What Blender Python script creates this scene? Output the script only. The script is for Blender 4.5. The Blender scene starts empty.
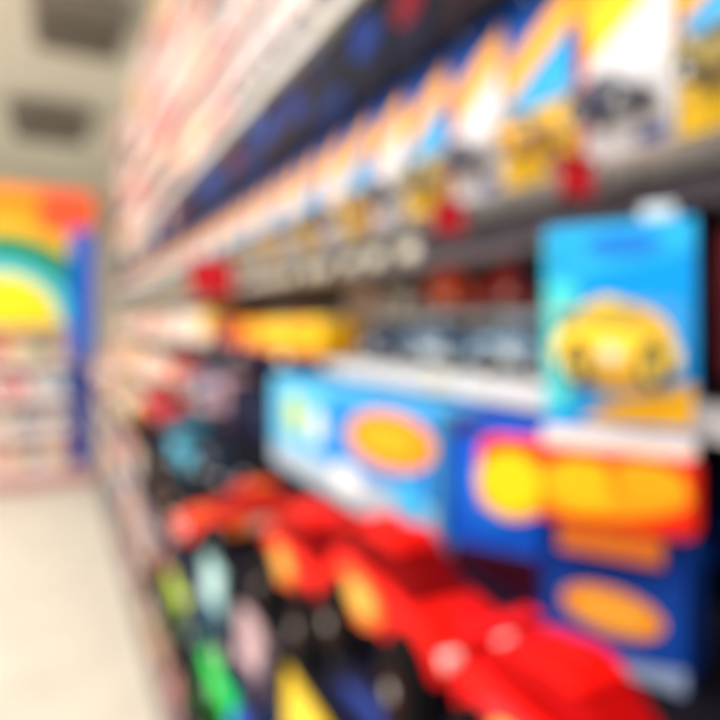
import bpy, bmesh, math, random
from mathutils import Matrix, Vector
random.seed(7)
sc = bpy.context.scene
try:
    sc.view_settings.view_transform = 'Standard'
    sc.view_settings.look = 'None'
except Exception: pass

# ------------------------------------------------------------------ materials
MC = {}
def lin(c):
    c = c/255.0
    return c/12.92 if c <= .04045 else ((c+.055)/1.055)**2.4
def M(rgb, rough=.35, coat=0.0, metal=0.0, noise=0.0, nscale=20, emit=0, name=None, alpha=1, spec=.5):
    key = (tuple(rgb), rough, coat, metal, noise, nscale, emit, alpha, spec)
    if key in MC: return MC[key]
    m = bpy.data.materials.new(name or 'mat_%d_%d_%d' % tuple(rgb))
    m.use_nodes = True
    nt = m.node_tree; b = nt.nodes['Principled BSDF']
    col = (lin(rgb[0]), lin(rgb[1]), lin(rgb[2]), 1)
    b.inputs['Base Color'].default_value = col
    b.inputs['Roughness'].default_value = rough
    b.inputs['Metallic'].default_value = metal
    b.inputs['Coat Weight'].default_value = coat
    b.inputs['Specular IOR Level'].default_value = spec
    if noise > 0:
        tc = nt.nodes.new('ShaderNodeTexCoord')
        n = nt.nodes.new('ShaderNodeTexNoise'); n.inputs['Scale'].default_value = nscale
        n.inputs['Detail'].default_value = 4
        r = nt.nodes.new('ShaderNodeValToRGB')
        r.color_ramp.elements[0].position = .3; r.color_ramp.elements[1].position = .7
        r.color_ramp.elements[0].color = tuple(max(0, x*(1-noise)) for x in col[:3])+(1,)
        r.color_ramp.elements[1].color = tuple(min(1, x*(1+noise)) for x in col[:3])+(1,)
        nt.links.new(tc.outputs['Object'], n.inputs['Vector'])
        nt.links.new(n.outputs['Fac'], r.inputs['Fac'])
        nt.links.new(r.outputs['Color'], b.inputs['Base Color'])
    if emit:
        b.inputs['Emission Color'].default_value = col
        b.inputs['Emission Strength'].default_value = emit
    if alpha < 1: b.inputs['Alpha'].default_value = alpha
    MC[key] = m
    return m
CLEAR = M((235, 240, 245), .15, alpha=.04, name='clear_plastic')
TYRE = M((16, 16, 18), .8, spec=.1); CHROME = M((200, 205, 210), .2, metal=.8)
GLASS = M((25, 35, 50), .2, spec=.4); BLACK = M((14, 14, 18), .7, spec=.1)
WHITE = M((240, 238, 235), .5, spec=.3); SILVER = M((170, 175, 182), .3, metal=.4)
def P(r, g, b):
    return M((r, g, b), .55, spec=(.03 if r+g+b < 230 else .14))

# ------------------------------------------------------------------ builder
class MB:
    def __init__(s): s.v=[]; s.f=[]; s.mi=[]; s.sm=[]; s.mats=[]; s.T=Matrix()
    def add(s, vs, fs, mat, smooth=False):
        o = len(s.v)
        for p in vs: s.v.append(tuple(s.T @ Vector(p)))
        if mat not in s.mats: s.mats.append(mat)
        k = s.mats.index(mat)
        for f in fs:
            s.f.append([i+o for i in f]); s.mi.append(k); s.sm.append(smooth)
    def box(s, c, d, mat, bev=0):
        x, y, z = [k/2 for k in d]
        if bev <= 0:
            vs = [(c[0]+a*x, c[1]+b*y, c[2]+e*z) for a in (-1,1) for b in (-1,1) for e in (-1,1)]
            s.add(vs, [(0,1,3,2),(4,6,7,5),(0,4,5,1),(2,3,7,6),(0,2,6,4),(1,5,7,3)], mat); return
        bm = bmesh.new(); bmesh.ops.create_cube(bm, size=1)
        bmesh.ops.scale(bm, vec=d, verts=bm.verts)
        bmesh.ops.bevel(bm, geom=bm.edges[:], offset=bev, segments=2, affect='EDGES', profile=.5)
        bmesh.ops.translate(bm, vec=c, verts=bm.verts)
        bm.verts.index_update()
        s.add([v.co[:] for v in bm.verts], [[v.index for v in f.verts] for f in bm.faces], mat)
        bm.free()
    def cyl(s, c, r, h, ax, mat, n=20, r2=None):
        r2 = r if r2 is None else r2
        vs = []
        for k, (rr, t) in enumerate(((r, -h/2), (r2, h/2))):
            for i in range(n):
                a = 2*math.pi*i/n; p, q = rr*math.cos(a), rr*math.sin(a)
                o = {'x': (t, p, q), 'y': (p, t, q), 'z': (p, q, t)}[ax]
                vs.append((c[0]+o[0], c[1]+o[1], c[2]+o[2]))
        fs = [(i, (i+1) % n, n+(i+1) % n, n+i) for i in range(n)]
        s.add(vs, fs, mat, True)
        s.add(vs, [tuple(range(n)), tuple(range(n, 2*n))], mat)
    def loft(s, st, mat, n=20, p=4.0):
        vs = []
        for (x, z0, z1, hw) in st:
            for i in range(n):
                a = 2*math.pi*(i+.5)/n; c, q = math.cos(a), math.sin(a)
                vs.append((x, hw*math.copysign(abs(c)**(2/p), c),
                           (z0+z1)/2+(z1-z0)/2*math.copysign(abs(q)**(2/p), q)))
        fs = []
        for k in range(len(st)-1):
            for i in range(n):
                j = (i+1) % n
                fs.append((k*n+i, k*n+j, (k+1)*n+j, (k+1)*n+i))
        s.add(vs, fs, mat, True)
        s.add(vs, [tuple(range(n)), tuple(range((len(st)-1)*n, len(st)*n))], mat)
    def plate(s, pts, y, mat, th=.0008):     # polygon in XZ at plane y, facing -y
        n = len(pts)
        vs = [(a, y-th, b) for a, b in pts]+[(a, y, b) for a, b in pts]
        s.add(vs, [tuple(range(n))]+[(i, (i+1) % n, n+(i+1) % n, n+i) for i in range(n)], mat)
    def oval(s, cx, cz, rx, rz, y, mat, th=.0008, tilt=0, n=20):
        pts = []
        for i in range(n):
            a = 2*math.pi*i/n; p, q = rx*math.cos(a), rz*math.sin(a)
            pts.append((cx+p*math.cos(tilt)-q*math.sin(tilt), cz+p*math.sin(tilt)+q*math.cos(tilt)))
        s.plate(pts, y, mat, th)
    def build(s, name, loc=(0,0,0), rz=0):
        me = bpy.data.meshes.new(name); me.from_pydata(s.v, [], s.f)
        for m in s.mats: me.materials.append(m)
        me.polygons.foreach_set('material_index', s.mi)
        me.polygons.foreach_set('use_smooth', s.sm)
        bm = bmesh.new(); bm.from_mesh(me); bmesh.ops.recalc_face_normals(bm, faces=bm.faces[:])
        bm.to_mesh(me); bm.free()
        me.update()
        ob = bpy.data.objects.new(name, me); sc.collection.objects.link(ob)
        ob.location = loc; ob.rotation_euler = (0, 0, math.radians(rz))
        return ob

def car(mb, L, col, acc=None, kind='coupe', deco=True, hs=1.0, glass=None, blob=None, hub=None):
    """toy car, front +X, wheels resting on z=0"""
    T0 = mb.T.copy(); mb.T = T0 @ Matrix.Diagonal((L, L, L*hs, 1))
    truck = kind == 'truck'
    wr = .135 if truck else .095
    dz = .11 if truck else 0.0
    acc = acc or col; glass = glass or GLASS
    st = [(-.5,.13,.2,.15),(-.475,.09,.25,.19),(-.36,.075,.27,.212),(-.1,.07,.255,.208),(.12,.07,.25,.208),
          (.34,.07,.225,.21),(.455,.075,.18,.195),(.5,.095,.14,.15)]
    mb.loft([(x, a+dz, b+dz, w) for x, a, b, w in st], col, 20, 5)
    ct = [(-.4,.23,.26,.13),(-.27,.22,.345,.16),(-.05,.22,.375,.158),(.07,.22,.355,.15),(.24,.2,.24,.15)]
    mb.loft([(x, a+dz, b+dz, w) for x, a, b, w in ct], glass, 16, 4)
    mb.loft([(-.28,.335+dz,.362+dz,.13),(-.05,.36+dz,.392+dz,.138),(.07,.345+dz,.372+dz,.12)], col, 16, 4)
    for sx in (-.3, .3):
        for sy in (-1, 1):
            y = sy*(.225 if truck else .19)
            w = .10 if truck else .085
            mb.cyl((sx, y, wr), wr, w, 'y', TYRE, 20)
            mb.cyl((sx, y+sy*w*.5, wr), wr*.55, .012, 'y', hub or (acc if truck else CHROME), 14)
            mb.cyl((sx, y+sy*(w*.5+.006), wr), wr*.2, .016, 'y', CHROME, 8)
            mb.cyl((sx, sy*.2, wr+.01), wr*1.18, .03, 'y', BLACK, 18)
        if truck: mb.cyl((sx, 0, wr), .03, .42, 'y', CHROME, 8)
    if truck:
        mb.box((0, 0, .15), (.8, .12, .06), BLACK)
    for sy in (-1, 1):
        mb.box((.47, sy*.13, .155+dz), (.05, .07, .035), WHITE)
        mb.box((-.485, sy*.13, .2+dz), (.03, .07, .035), P(150, 10, 10))
    mb.box((.49, 0, .105+dz), (.03, .26, .03), SILVER)
    mb.box((-.44, 0, .335+dz), (.09, .38, .015), acc)
    for sy in (-.14, .14): mb.box((-.44, sy, .295+dz), (.04, .015, .08), BLACK)
    if deco:
        for sy in (-1, 1):
            mb.T = T0 @ Matrix.Diagonal((L, L*sy, L*hs, 1)) @ Matrix.Translation((0, 0, dz))
            if blob:
                mb.oval(-.12, .165, .22, .085, -.209, blob, .006)
                mb.oval(-.1, .165, .13, .05, -.215, P(252, 190, 90), .003)
            else:
                mb.plate([(-.3,.12),(.15,.1),(.3,.15),(.12,.16),(.2,.215),(-.02,.185),(-.3,.2)], -.209, acc, .004)
                mb.oval(-.02, .155, .09, .04, -.213, P(200, 200, 190), .003)
        mb.T = T0 @ Matrix.Diagonal((L, L, L*hs, 1))
        mb.box((.3, 0, .232+dz), (.24, .07, .008), acc)
        mb.box((-.1, 0, .394+dz), (.22, .07, .006), acc)
    mb.T = T0

def one_car(L, col, acc, X, Y, Z, rz=-90, kind='coupe', hs=1.0, name='toy_car', **kw):
    mb = MB(); car(mb, L, col, acc, kind, True, hs, **kw)
    if kind == 'truck' and name == 'toy_car': name = 'toy_monster_truck'
    return mb.build(name, (X, Y, Z), rz)

def card(mb, cx, cz, w, h, bg, diag, low, carcol, y=0, rich=True, edge=None, blobc=None):
    """blister card: centre cx, bottom cz, face -Y"""
    t = .0012; e = w*.06
    W2 = w/2-.002
    pts = [(cx-W2, cz),(cx+W2, cz),(cx+W2, cz+h-e),(cx+W2-e, cz+h),(cx-W2+e, cz+h),(cx-W2, cz+h-e)]
    mb.plate(pts, y, bg, t)
    yy = y-t
    mb.plate([(cx-W2, cz+.001),(cx+W2, cz+.001),(cx+W2, cz+h*.42),(cx-W2, cz+h*.42)], yy, low, .0006)
    if rich:
        mb.plate([(cx-W2, cz+h*.46),(cx-W2, cz+h*.66),(cx+W2, cz+h*.93),(cx+W2, cz+h*.74)], yy, diag, .0008)
        mb.plate([(cx+W2*.3, cz+.006),(cx+W2*.9, cz+.006),(cx+W2*.9, cz+h*.1),(cx+W2*.3, cz+h*.1)], yy-.0006, P(40,60,130), .0005)
        if edge: mb.plate([(cx-W2, cz+.002),(cx-W2+w*.1, cz+.002),(cx-W2+w*.1, cz+h*.7),(cx-W2, cz+h*.62)], yy-.0008, edge, .0006)
        mb.cyl((cx, yy, cz+h*.94), .005, .004, 'y', BLACK, 10)
    T0 = mb.T.copy()
    cl = w*.74
    mb.T = T0 @ Matrix.Translation((cx, yy-.019, cz+h*.15))
    if rich: 
        car(mb, cl, carcol, None, 'coupe', False, 1.3)
        mb.T = T0
        mb.box((cx, yy-.02, cz+h*.25), (w*.84, .04, h*.3), CLEAR, .006)
    else:
        mb.loft([(-cl/2,0,.01,.008),(-cl*.4,0,.02,.014),(-cl*.2,0,.032,.014),(cl*.15,0,.032,.014),(cl*.4,0,.018,.014),(cl/2,0,.008,.01)], carcol, 10, 4)
        mb.T = T0
        mb.plate([(cx-W2*.7, cz+h*.62),(cx+W2*.7, cz+h*.72),(cx+W2*.7, cz+h*.9),(cx-W2*.7, cz+h*.8)], yy, diag, .0008)
        if blobc: mb.oval(cx, cz+h*.52, w*.4, h*.3, yy-.0008, blobc, .001, .3, 14)

def box_pkg(mb, w, d, h, body, band, mark, mark2=None):
    """cardboard box, front -Y, bottom z=0, centred on x, y"""
    mb.box((0, 0, h/2), (w, d, h), body, .0025)
    f = -d/2
    mb.plate([(-w*.49, h*.02),(w*.49, h*.02),(w*.49, h*.3),(-w*.49, h*.16)], f, band)
    mb.plate([(-w*.49, h*.98),(-w*.49, h*.86),(w*.1, h*.98)], f, band)
    mb.oval(0, h*.58, w*.33, h*.2, f, mark, tilt=.1)
    if mark2: mb.oval(0, h*.58, w*.26, h*.12, f-.0008, mark2, tilt=.1)
    for s in (-1, 1):
        mb.box((s*(w/2+.0004), 0, h*.16), (.0012, d*.94, h*.2), band)
        mb.box((s*(w/2+.0004), 0, h*.62), (.0012, d*.5, h*.22), mark)

H = 1.5
# ------------------------------------------------------------------ shell
mb = MB(); mb.box((0, 6, -.05), (9, 22, .1), M((200, 194, 180), .5, noise=.08, nscale=3)); 
for i in range(18): mb.box((-1.2, -4+i*1.2, .0005), (6, .006, .001), M((170, 164, 150), .6))
mb.build('floor')
mb = MB(); mb.box((0, 6, 4.65), (9, 22, .1), M((250, 245, 234), .8, noise=.08, nscale=1.2)); mb.build('ceiling')
mb = MB(); mb.box((0, 17.05, 2.3), (9, .1, 4.6), M((224, 218, 204), .8, noise=.05, nscale=2)); mb.build('wall_far')
mb = MB(); mb.box((-4.55, 6, 2.3), (.1, 22, 4.6), M((220, 216, 206), .8, noise=.04, nscale=2)); mb.build('wall_left')
mb = MB(); mb.box((4.55, 6, 2.3), (.1, 22, 4.6), M((212, 207, 196), .8, noise=.04, nscale=2)); mb.build('wall_right')

def vent(x, y, w, l):
    mb = MB(); c = M((140, 134, 128), .6)
    mb.box((0, 0, 0), (w, l, .2), c, .02)
    n = int(l/.12)
    for i in range(n): mb.box((0, -l/2+.08+i*.12, -.105), (w*.86, .03, .012), M((80, 78, 74), .6))
    for sx in (-1, 1):
        for sy in (-1, 1): mb.cyl((sx*w*.42, sy*l*.42, .14), .008, .12, 'z', SILVER, 8)
    mb.build('ceiling_vent', (x, y, 4.4), 0)
vent(.22, 6.4, .8, 1.0); vent(-.05, 9.8, 1.0, 1.1); vent(-2.6, 7.5, 1.0, 1.3); vent(-2.6, 3.0, 1.0, 1.3)
def fixture(x, y, w=.35, l=1.3, pw=60):
    mb = MB()
    mb.box((0, 0, .03), (w+.06, l+.06, .06), M((210, 210, 205), .5), .008)
    mb.box((0, 0, -.006), (w, l, .012), M((255, 252, 244), .5, emit=1.2))
    for s in (-.5, .5): mb.cyl((0, s*l, .14), .006, .22, 'z', SILVER, 8)
    ob = mb.build('ceiling_light', (x, y, 4.35), 0)
    ld = bpy.data.lights.new('lamp', 'AREA'); ld.shape = 'RECTANGLE'; ld.size = w; ld.size_y = l
    ld.energy = pw; ld.color = (1, .975, .94)
    lo = bpy.data.objects.new('ceiling_lamp', ld); sc.collection.objects.link(lo)
    lo.parent = ob; lo.location = (0, 0, -.03)
for y in (-1.5, 1.2, 3.9, 6.2, 8.8, 11.8):
    fixture(-1.5, y, pw=82); 
for y in (0, 3.9, 8.8): fixture(-3.4, y, pw=68)

# ------------------------------------------------------------------ shelving
Y0, Y1 = -.6, 6.1
GREY = M((58, 53, 60), .7, spec=.1); NAVY = M((14, 28, 80), .7, spec=.05); PALE = M((214, 212, 212), .6, spec=.2); DK = M((24, 22, 30), .8, spec=.04)
KICK = M((120, 104, 104), .6)
mb = MB()
mb.box((.94, (Y0+Y1)/2, 1.75), (.04, Y1-Y0, 3.5), M((150, 145, 148), .6, noise=.05, nscale=8))
def board(z, x0, mat, edge, y0=Y0, y1=Y1, th=.022):
    mb.box(((x0+.92)/2, (y0+y1)/2, z-th/2), (.92-x0, y1-y0, th), mat)
    mb.box((x0-.003, (y0+y1)/2, z-.014), (.006, y1-y0, .028), edge)
board(.15, .36, KICK, KICK, th=.15)
board(.44, .34, DK, DK); board(.78, .335, DK, NAVY); board(1.08, .28, DK, DK)
board(1.20, .41, DK, DK)
board(1.43, .5, PALE, PALE, Y0, 1.07); board(1.43, .5, GREY, NAVY, 1.07, Y1)
board(1.63, .5, M((190, 184, 188), .5), GREY); board(1.93, .5, NAVY, DK); board(2.14, .5, PALE, PALE)
y = Y0
while y <= Y1+.01:
    mb.box((.905, y, 1.75), (.03, .04, 3.5), M((120, 118, 120), .4, metal=.3))
    for z in (.42, .76, 1.06, 1.18, 1.41, 1.61, 1.91, 2.12):
        mb.box((.72, y, z-.04), (.36, .006, .05), GREY)
    y += 1.2
mb.box((.93, (Y0+Y1)/2, 3.53), (.06, Y1-Y0, .06), PALE)
mb.build('shelving_unit')
mb = MB(); 
for z, x, ys, st in ((1.43, .494, .1, .35), (1.63, .494, .8, .1), (2.14, .494, .1, .35), (.78, .329, .1, .4), (.44, .334, .1, .4)):
    y = ys
    while y < 5.9:
        mb.box((x-.001, y, z-.014), (.002, .05, .024), M((215,212,208), .5)); mb.box((x-.0025, y+.012, z-.014), (.001, .015, .016), P(225, 205, 120))
        y += random.uniform(st*.75, st*1.3)
mb.build('price_labels')
def flag(X, Y, Z, w, h):
    mb = MB()
    mb.box((0, 0, 0), (w, .004, h), P(196, 18, 36), .0015)
    mb.oval(0, 0, w*.36, h*.3, -.002, P(220, 40, 50)); mb.box((w/2+.004, 0, h*.2), (.012, .01, .02), CHROME)
    mb.box((0, 0, h/2+.003), (w, .006, .006), P(150, 10, 30))
    mb.build('promo_flag', (X, Y, Z), 0)
flag(.42, 1.80, 1.64, .13, .11)
flag(.465, .435, 1.645, .045, .034)
flag(.463, .65, 1.64, .05, .036)

# ------------------------------------------------------------------ hanging card rows
def place_row(name, y_near, y_far, pitch, x, zb, h, fn, pegs=True):
    mb = MB(); k = 0; y = y_near
    while y < y_far:
        mb.T = Matrix.Translation((x, y+pitch/2, 0)) @ Matrix.Rotation(-math.pi/2, 4, 'Z')
        fn(mb, k, y+pitch/2, pitch, zb, h)
        if pegs:
            mb.cyl((0, .18, zb+h*.94), .0025, .40, 'y', CHROME, 6)
            for q in (.05, .1):
                mb.plate([(-pitch/2+.004, zb),(pitch/2-.004, zb),(pitch/2-.004, zb+h),(-pitch/2+.004, zb+h)], q, WHITE, .001)
        y += pitch; k += 1
    return mb.build(name)
ORG = P(245, 150, 20); YEL = P(248, 200, 30); BLU = P(6, 74, 168); CYAN = P(40, 165, 230); RED = P(214, 22, 14)
CREAM = P(238, 228, 205); PINK = P(232, 196, 190); PEACH = P(238, 206, 172)
LG = P(218, 216, 224); GOLD = P(244, 172, 14)
def fn_main(mb, k, y, w, zb, h):
    if k % 2 == 1:      # white lower card
        near = y < .5
        card(mb, 0, zb, w, h, P(240,160,30) if near else BLU, YEL if near else GOLD, LG, P(50, 45, 80), edge=P(180,30,50) if y < 1.2 else None)
        mb.plate([(-w*.38, zb+h*.3),(w*.47, zb+h*.3),(w*.47, zb+h*.70),(-w*.38, zb+h*.46)], -.003, LG, .0006)
    else:
        card(mb, 0, zb, w, h, BLU, GOLD, P(230, 186, 30) if y < 1.7 else P(234,216,130), P(240, 180, 20) if k % 4 == 0 else P(150,130,50))
        mb.plate([(-w*.4, zb+h*.38),(w*.45, zb+h*.38),(w*.45, zb+h*.70),(-w*.4, zb+h*.46)], -.003, CYAN, .0006)
place_row('hanging_blister_packs', .0, 5.95, .1215, .52, 1.672, .235, fn_main)
pal = [P(240,232,226), PINK, CREAM, P(226,214,214), PEACH, P(236,222,218), P(208,198,200), P(245,240,236)]
acc = [P(205,30,40), P(240,180,40), PINK, P(200,90,90), P(60,50,70), P(40,40,60), P(238,230,226), P(120,70,80)]
blobs = [P(190,20,40), P(230,150,50), P(40,34,48), P(110,60,60), P(230,170,160), P(60,50,90), P(210,60,70), P(225,190,120)]
def mkpale(shift):
    def fn_pale(mb, k, y, w, zb, h):
        r = random.Random((k//3)*13+shift*7)
        c = (r.choice(pal), r.choice(acc), r.choice(pal), r.choice(acc))
        bl = r.choice(blobs) if r.random() < .6 else None
        card(mb, 0, zb, w, h, *c, rich=False, blobc=bl)
    return fn_pale
for i, z in enumerate((2.17, 2.41, 2.65, 2.89, 3.13)):
    place_row('hanging_blister_packs', .3, 6.0, .135, .53, z, .2, mkpale(i*5+2))

# ------------------------------------------------------------------ shelf top row: dark boxed cars
mb = MB()
y = .3
darks = [P(12,18,44), P(22,20,26), P(6,34,100), P(40,20,30), P(14,14,18), P(6,50,125), P(20,22,36)]
while y < 5.9:
    w = random.uniform(.13, .2); h = random.uniform(.15, .18)
    mb.T = Matrix.Translation((.575, y+w/2, 1.93)) @ Matrix.Rotation(-math.pi/2, 4, 'Z')
    pl = darks if y < 2.9 else darks+pal
    box_pkg(mb, w-.008, .12, h, random.choice(pl), random.choice(darks), random.choice([P(16,50,130), P(120,14,26), P(14,20,46), P(8,64,150)]))
    y += w
mb.build('toy_car_boxes')

def fill(z, x, ya, yb, hmax, pl, mk=None):
    mb = MB(); y = ya
    while y < yb:
        w = random.uniform(.1, .2); h = random.uniform(.55, 1)*hmax
        mb.T = Matrix.Translation((x+.06, y+w/2, z)) @ Matrix.Rotation(-math.pi/2, 4, 'Z')
        box_pkg(mb, w-.008, .12, h, random.choice(pl), random.choice(pl), random.choice(mk or acc), random.choice(pl))
        y += w
    mb.build('toy_car_boxes')
mix = pal+[P(240,190,60), P(120,150,90), P(210,70,70), P(90,150,190), PINK]
mixd = [P(40,42,60), P(150,40,50), P(200,150,60), P(120,140,110), PINK, P(60,110,160), P(190,180,180)]
fill(1.43, .5, 2.2, 5.9, .14, mix); fill(1.20, .43, 2.35, 5.9, .15, mix)
fill(1.08, .29, 2.6, 5.9, .1, mix+mixd); fill(.78, .345, 2.95, 5.9, .24, mix+mixd)
fill(.44, .35, 2.7, 5.9, .24, mix+mixd); fill(.15, .37, .3, 5.9, .2, mixd)
fill(.44, .35, .2, .7, .22, mixd)
fill(1.43, .74, .35, 2.1, .17, [P(225,215,218), P(210,202,208), CREAM, P(200,195,205), PINK], [P(200,190,200), P(236,230,226)])
fill(1.20, .70, .35, 2.3, .15, darks); fill(.78, .62, .2, 2.3, .2, darks); fill(1.93, .74, .3, 5.9, .17, darks)

# ------------------------------------------------------------------ named items
one_car(.17, P(130, 162, 190), P(40,60,90), .56, .60, 1.43, -90, hs=1.2)
one_car(.17, P(80, 116, 150), P(160,175,190), .56, .79, 1.43, -82, hs=1.2)
one_car(.17, P(30, 50, 84), P(50,70,110), .56, .98, 1.43, -95, hs=1.2)
mb = MB(); mb.box((0, 0, .085), (.1, .62, .008), PALE)
for s in (-.3, 0, .3): mb.box((0, s, .0405), (.1, .006, .081), PALE)
mb.build('display_riser', (.66, .82, 1.43), 0)
one_car(.15, P(250, 80, 30), P(250,120,50), .645, .875, 1.519, -90, hs=1.35, glass=P(200,60,40), hub=P(180,40,30))
one_car(.13, P(215, 14, 24), P(150,10,20), .645, .715, 1.519, -90, hs=1.5, glass=P(120,10,20), hub=P(140,10,20))
one_car(.12, P(225, 215, 205), P(190,180,170), .65, 1.04, 1.519, -90, hs=1.4)
for yy, b, c, m_ in ((1.27, P(246,196,30), ORG, ORG), (1.49, P(245,200,40), ORG, P(250,215,90)), (1.71, P(240,160,30), RED, YEL), (1.94, P(190,24,40), P(120,20,40), P(160,20,30))):
    mb = MB(); box_pkg(mb, .2, .12, .085, b, c, m_, ORG if b is not P(190,24,40) else None); mb.build('toy_car_box', (.565, yy, 1.43), -90)
# long light blue playset box
mb = MB(); w, d, h = .64, .14, .19
LB = P(90, 190, 238)
mb.box((0, 0, h/2), (w, d, h), LB, .003)
f = -d/2
mb.plate([(-w*.49, h*.02),(w*.49, h*.02),(w*.49, h*.34),(-w*.49, h*.25)], f, P(180,195,212))
mb.plate([(w*.2, h*.97),(w*.49, h*.97),(w*.49, h*.35),(w*.4, h*.35)], f, P(10,100,205))
mb.plate([(-w*.1, h*.34),(-w*.02, h*.95),(w*.46, h*.95),(w*.46, h*.36)], f-.0008, P(30,140,225))
mb.oval(w*.3, h*.7, w*.2, h*.22, f-.0016, ORG, tilt=.08); mb.oval(w*.3, h*.7, w*.13, h*.12, f-.0024, P(250,175,30), tilt=.08)
mb.oval(-w*.28, h*.64, w*.07, h*.22, f-.0008, P(206,216,60))
mb.oval(w*.40, h*.3, w*.07, h*.15, f-.0016, P(70,185,235)); mb.oval(w*.1, h*.24, w*.09, h*.14, f-.0016, P(236,238,242))
mb.oval(-w*.1, h*.6, w*.05, h*.16, f-.0016, P(236,240,244))
mb.box((0, 0, h+.0005), (w*.96, d*.9, .001), P(60,160,225))
mb.box((w/2+.0005, 0, h*.5), (.001, d*.8, h*.7), P(40,120,200))
mb.build('toy_playset_box', (.50, .95, 1.20), -90)
mb = MB(); box_pkg(mb, .15, .13, .19, P(8, 84, 205), P(60,14,30), P(20,120,225), P(10,100,220)); mb.build('toy_car_box', (.51, .545, 1.20), -88)
# small navy box with orange mark
mb = MB(); w, d, h = .12, .07, .105
mb.box((0, 0, h/2), (w, d, h), P(14, 66, 160), .002); f = -d/2
mb.plate([(-w*.49, h*.7),(w*.49, h*.84),(w*.49, h*.98),(-w*.49, h*.98)], f, P(20,56,150))
mb.oval(0, h*.5, w*.36, h*.19, f, P(246,150,30)); mb.oval(0, h*.5, w*.26, h*.1, f-.0008, P(250,180,70))
mb.plate([(-w*.2, h*.02),(w*.49, h*.02),(w*.49, h*.2),(w*.1, h*.12)], f, P(150,170,200))
mb.build('toy_car_box', (.462, .378, 1.20), -68)
# hero pack
mb = MB(); w, h = .135, .28
S = Matrix.Diagonal((.88, .9, .97, 1)); mb.T = S
B1 = P(0, 150, 236)
mb.box((-.018, .02, .056), (.205, .045, .068), P(235, 40, 10), .012)
f = -.0025
mb.oval(-.083, .052, .032, .028, f, P(255,205,20), .003); mb.oval(-.081, .052, .038, .033, f+.0008, ORG, .002)
mb.oval(-.013, .06, .036, .022, f, P(252,180,20), .003); mb.oval(.042, .067, .034, .018, f, P(248,160,20), .003)
mb.oval(.01, .052, .07, .019, f+.0008, ORG, .002, tilt=.12)
mb.box((.01, .02, .011), (.09, .045, .022), P(190, 100, 30))
mb.box((.014, .022, .097), (w, .036, .016), P(236,222,216), .002)
mb.box((.014, .028, .1965), (w, .024, h-.097), B1, .003)
f = .016
mb.plate([(-.051, .235),(.08, .26),(.08, .287),(-.051, .287)], f, P(40,175,240))
mb.plate([(-.053, .12),(-.028, .12),(-.02, .265),(-.053, .28)], f, P(70,210,225))
mb.oval(.02, .268, .035, .01, f-.001, P(30,120,220), .001)
mb.plate([(-.02, .112),(.08, .112),(.08, .15),(.01, .13)], f-.0005, P(240,180,20))
mb.oval(.016, .178, .050, .04, f-.0005, P(240,190,20), .001)
mb.T = S @ Matrix.Translation((.018, -.008, .146))
car(mb, .105, P(254, 212, 8), P(250,195,0), 'coupe', True, 1.8, glass=P(190,160,30), hub=P(240,200,20)); mb.T = S
mb.box((.016, -.008, .178), (.116, .05, .082), CLEAR, .01)
mb.box((.05, .028, .294), (.03, .02, .014), P(200,215,230), .003)
mb.build('toy_car_gift_pack', (.405, .357, 1.308), -58)
mb = MB(); box_pkg(mb, .12, .1, .17, P(52,26,30), P(24,18,24), P(110,40,36)); mb.build('toy_car_box', (.56, .40, 1.43), -90)
mb = MB(); box_pkg(mb, .12, .1, .17, P(100,36,44), P(44,18,24), P(150,40,40)); mb.build('toy_car_box', (.56, .26, 1.43), -90)
mb = MB(); box_pkg(mb, .10, .08, .11, P(225,220,225), P(220,60,70), P(210,40,60)); mb.build('toy_car_box', (.47, .21, 1.20), -80)

# red monster trucks on shelf 1.08 (two raised on dark cartons)
for yy, l, hh in ((.525, .23, .055), (.30, .20, .05)):
    mb = MB(); box_pkg(mb, l, .11, hh, P(30, 28, 50), P(20,40,100), P(30,60,150)); mb.build('toy_car_box', (.34, yy, 1.08), -90)
DR = P(50, 12, 14); DG = P(120, 8, 10)
one_car(.24, P(235, 24, 4), P(235, 34, 8), .335, .775, 1.08, -90, 'truck', 1.3, blob=P(250,130,50), hub=DR, glass=DG)
one_car(.23, P(230, 16, 4), P(235, 24, 8), .33, .53, 1.135, -90, 'truck', 1.3, blob=P(250,120,50), hub=DR, glass=DG)
one_car(.21, P(235, 12, 6), P(235, 24, 24), .33, .30, 1.13, -90, 'truck', 1.3, blob=P(235,50,60), hub=RED, glass=P(170,8,10))
one_car(.29, P(225, 44, 20), P(245, 130, 50), .35, 1.18, 1.08, 180, 'coupe', .85, glass=P(150,30,30))
one_car(.22, P(30, 36, 56), P(20, 60, 90), .36, 1.46, 1.08, -90, 'truck', 1.2)
one_car(.25, P(40, 165, 200), P(30,130,180), .35, 1.72, 1.08, -90, 'coupe', 1.4)
one_car(.22, P(30, 34, 50), P(20, 40, 90), .36, 1.99, 1.08, -90, 'truck', 1.2)
one_car(.30, P(220, 16, 26), P(160, 10, 20), .36, 2.30, 1.08, -90, 'truck', 1.4, hub=DR)
for yy, b, c in ((1.42, P(30,40,70), P(20,24,50)), (1.66, P(20,26,46), P(40,30,60)), (1.9, P(190,150,160), P(60,60,90)), (2.13, P(90,120,160), PINK)):
    mb = MB(); box_pkg(mb, .2, .12, .13, b, c, P(60,70,100), c); mb.build('toy_car_box', (.52, yy, 1.20), -90)
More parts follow.
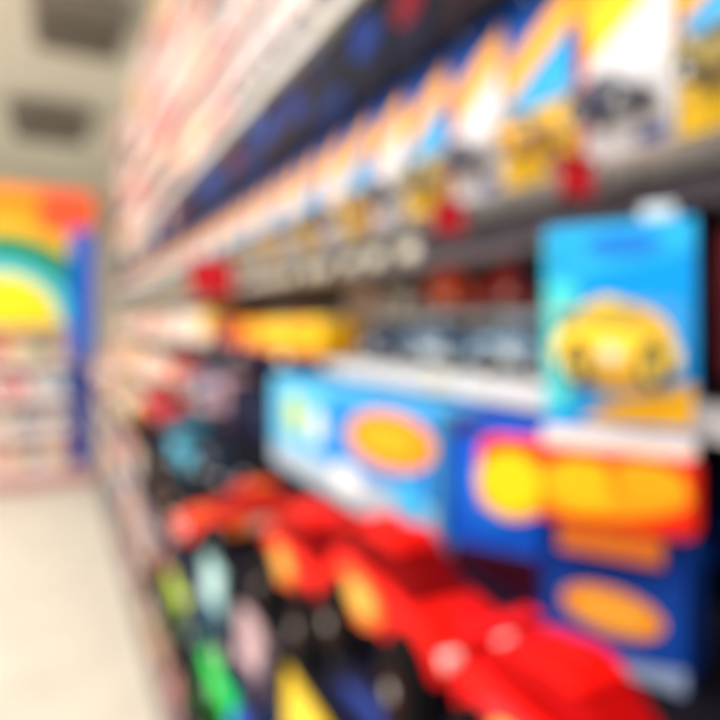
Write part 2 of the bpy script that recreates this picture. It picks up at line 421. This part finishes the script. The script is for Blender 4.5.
# shelf .78
for yy, a, b in ((.52, P(20,40,100), P(20,20,50)), (1.84, P(30,40,60), P(30,60,90)), (2.14, P(60,50,60), P(150,90,50)), (2.44, P(60,80,90), P(150,60,60)), (2.75, P(190,170,90), P(60,60,60))):
    one_car(.28, a, b, .42, yy, .78, -90, 'truck', 1.55)
for yy, w_, h_, a, b, c in ((.87, .17, .18, P(252,210,20), P(245,180,20), P(255,225,80)), (1.025, .12, .1, P(20,24,40), P(30,60,120), P(40,40,60)),
        (1.17, .14, .16, P(225,190,200), P(60,50,70), P(200,170,180)), (1.32, .13, .13, P(26,28,40), P(40,50,70), P(60,70,90)),
        (1.48, .17, .15, P(180,235,240), P(60,110,130), P(220,245,250)), (1.63, .09, .13, P(20,26,40), P(20,50,70), P(40,60,80))):
    mb = MB(); box_pkg(mb, w_, .12, h_, a, b, c); mb.build('toy_car_box', (.405, yy, .78), -90)
# shelf .44
for yy, a, b in ((.97, P(16,90,225), P(40,150,220)), (1.26, P(16,90,225), P(40,150,220)), (1.55, P(20,225,80), P(20,190,70)), (1.85, P(40,70,80), P(50,70,60)), (2.15, P(190,215,60), P(90,150,70)), (2.45, P(150,60,60), P(60,60,60))):
    one_car(.27, a, b, .42, yy, .44, -90, 'truck', 1.7)

# ------------------------------------------------------------------ end display with rainbow
mb = MB()
yF = 6.3
mb.box((-.75, yF+.45, 1.4), (2.2, .06, 2.8), M((225, 222, 218), .6))
mb.box((-.75, yF+.2, .05), (2.2, .5, .1), P(180,120,124))
for z in (.12, .46, .80, 1.14, 1.45):
    mb.box((-.75, yF+.21, z), (2.16, .46, .025), WHITE); mb.box((-.75, yF-.02, z), (2.16, .006, .04), P(226,190,190))
mb.box((-.75, yF+.03, 2.12), (2.2, .05, 1.3), P(248, 145, 30))
def arc(cx, cz, r1, mat, y, n=28, xmax=.33):
    pts = []
    for i in range(n+1):
        a = math.pi*i/n; pts.append((min(cx+r1*math.cos(a), xmax), cz+r1*math.sin(a)))
    mb.plate(pts, y, mat, .004)
cx, cz = -.42, 1.5
y = yF+.004
arc(cx, cz, .98, P(246, 186, 50), y-.000)
arc(cx, cz, .84, P(50, 150, 60), y-.004)
arc(cx, cz, .73, P(10, 130, 130), y-.008)
arc(cx, cz, .60, P(90, 205, 215), y-.012)
arc(cx, cz, .46, P(248, 226, 40), y-.016)
mb.box((.1, yF-.002, 2.56), (.44, .012, .38), P(238, 90, 55))
mb.box((.23, yF-.02, 1.3), (.2, .04, 2.2), P(20, 100, 215))
mb.box((.23, yF-.043, .75), (.2, .008, 1.0), P(50, 66, 150))
for z0, hh in ((.133,.28),(.473,.28),(.813,.28),(1.153,.26)):
    x = -1.8
    while x < .1:
        w = random.uniform(.12, .2)
        w = min(w, .128-x) if x+w > .128 else w
        c = random.choice(pal+[P(225,60,90), P(240,200,90), P(120,170,190), P(200,60,60), P(170,180,140)])
        T0 = mb.T.copy(); mb.T = Matrix.Translation((x+w/2, yF+.15, z0)); box_pkg(mb, max(w-.01, .01), .2, hh*random.uniform(.7, 1), c, random.choice(pal), random.choice(acc)); mb.T = T0
        x += w
mb.build('rainbow_display_stand')

# ------------------------------------------------------------------ world, camera
w = bpy.data.worlds.new('World'); sc.world = w; w.use_nodes = True
w.node_tree.nodes['Background'].inputs[0].default_value = (1, .98, .95, 1)
w.node_tree.nodes['Background'].inputs[1].default_value = 1.35
cd = bpy.data.cameras.new('camera'); co = bpy.data.objects.new('camera', cd); sc.collection.objects.link(co)
co.location = (0, 0, H); co.rotation_euler = (math.radians(90), 0, math.radians(-27.02))
cd.sensor_width = 36; cd.lens = 30; cd.shift_y = -35/720; cd.clip_start = .01
cd.dof.use_dof = True
cd.dof.focus_distance = .06; cd.dof.aperture_fstop = 9.0
sc.camera = co
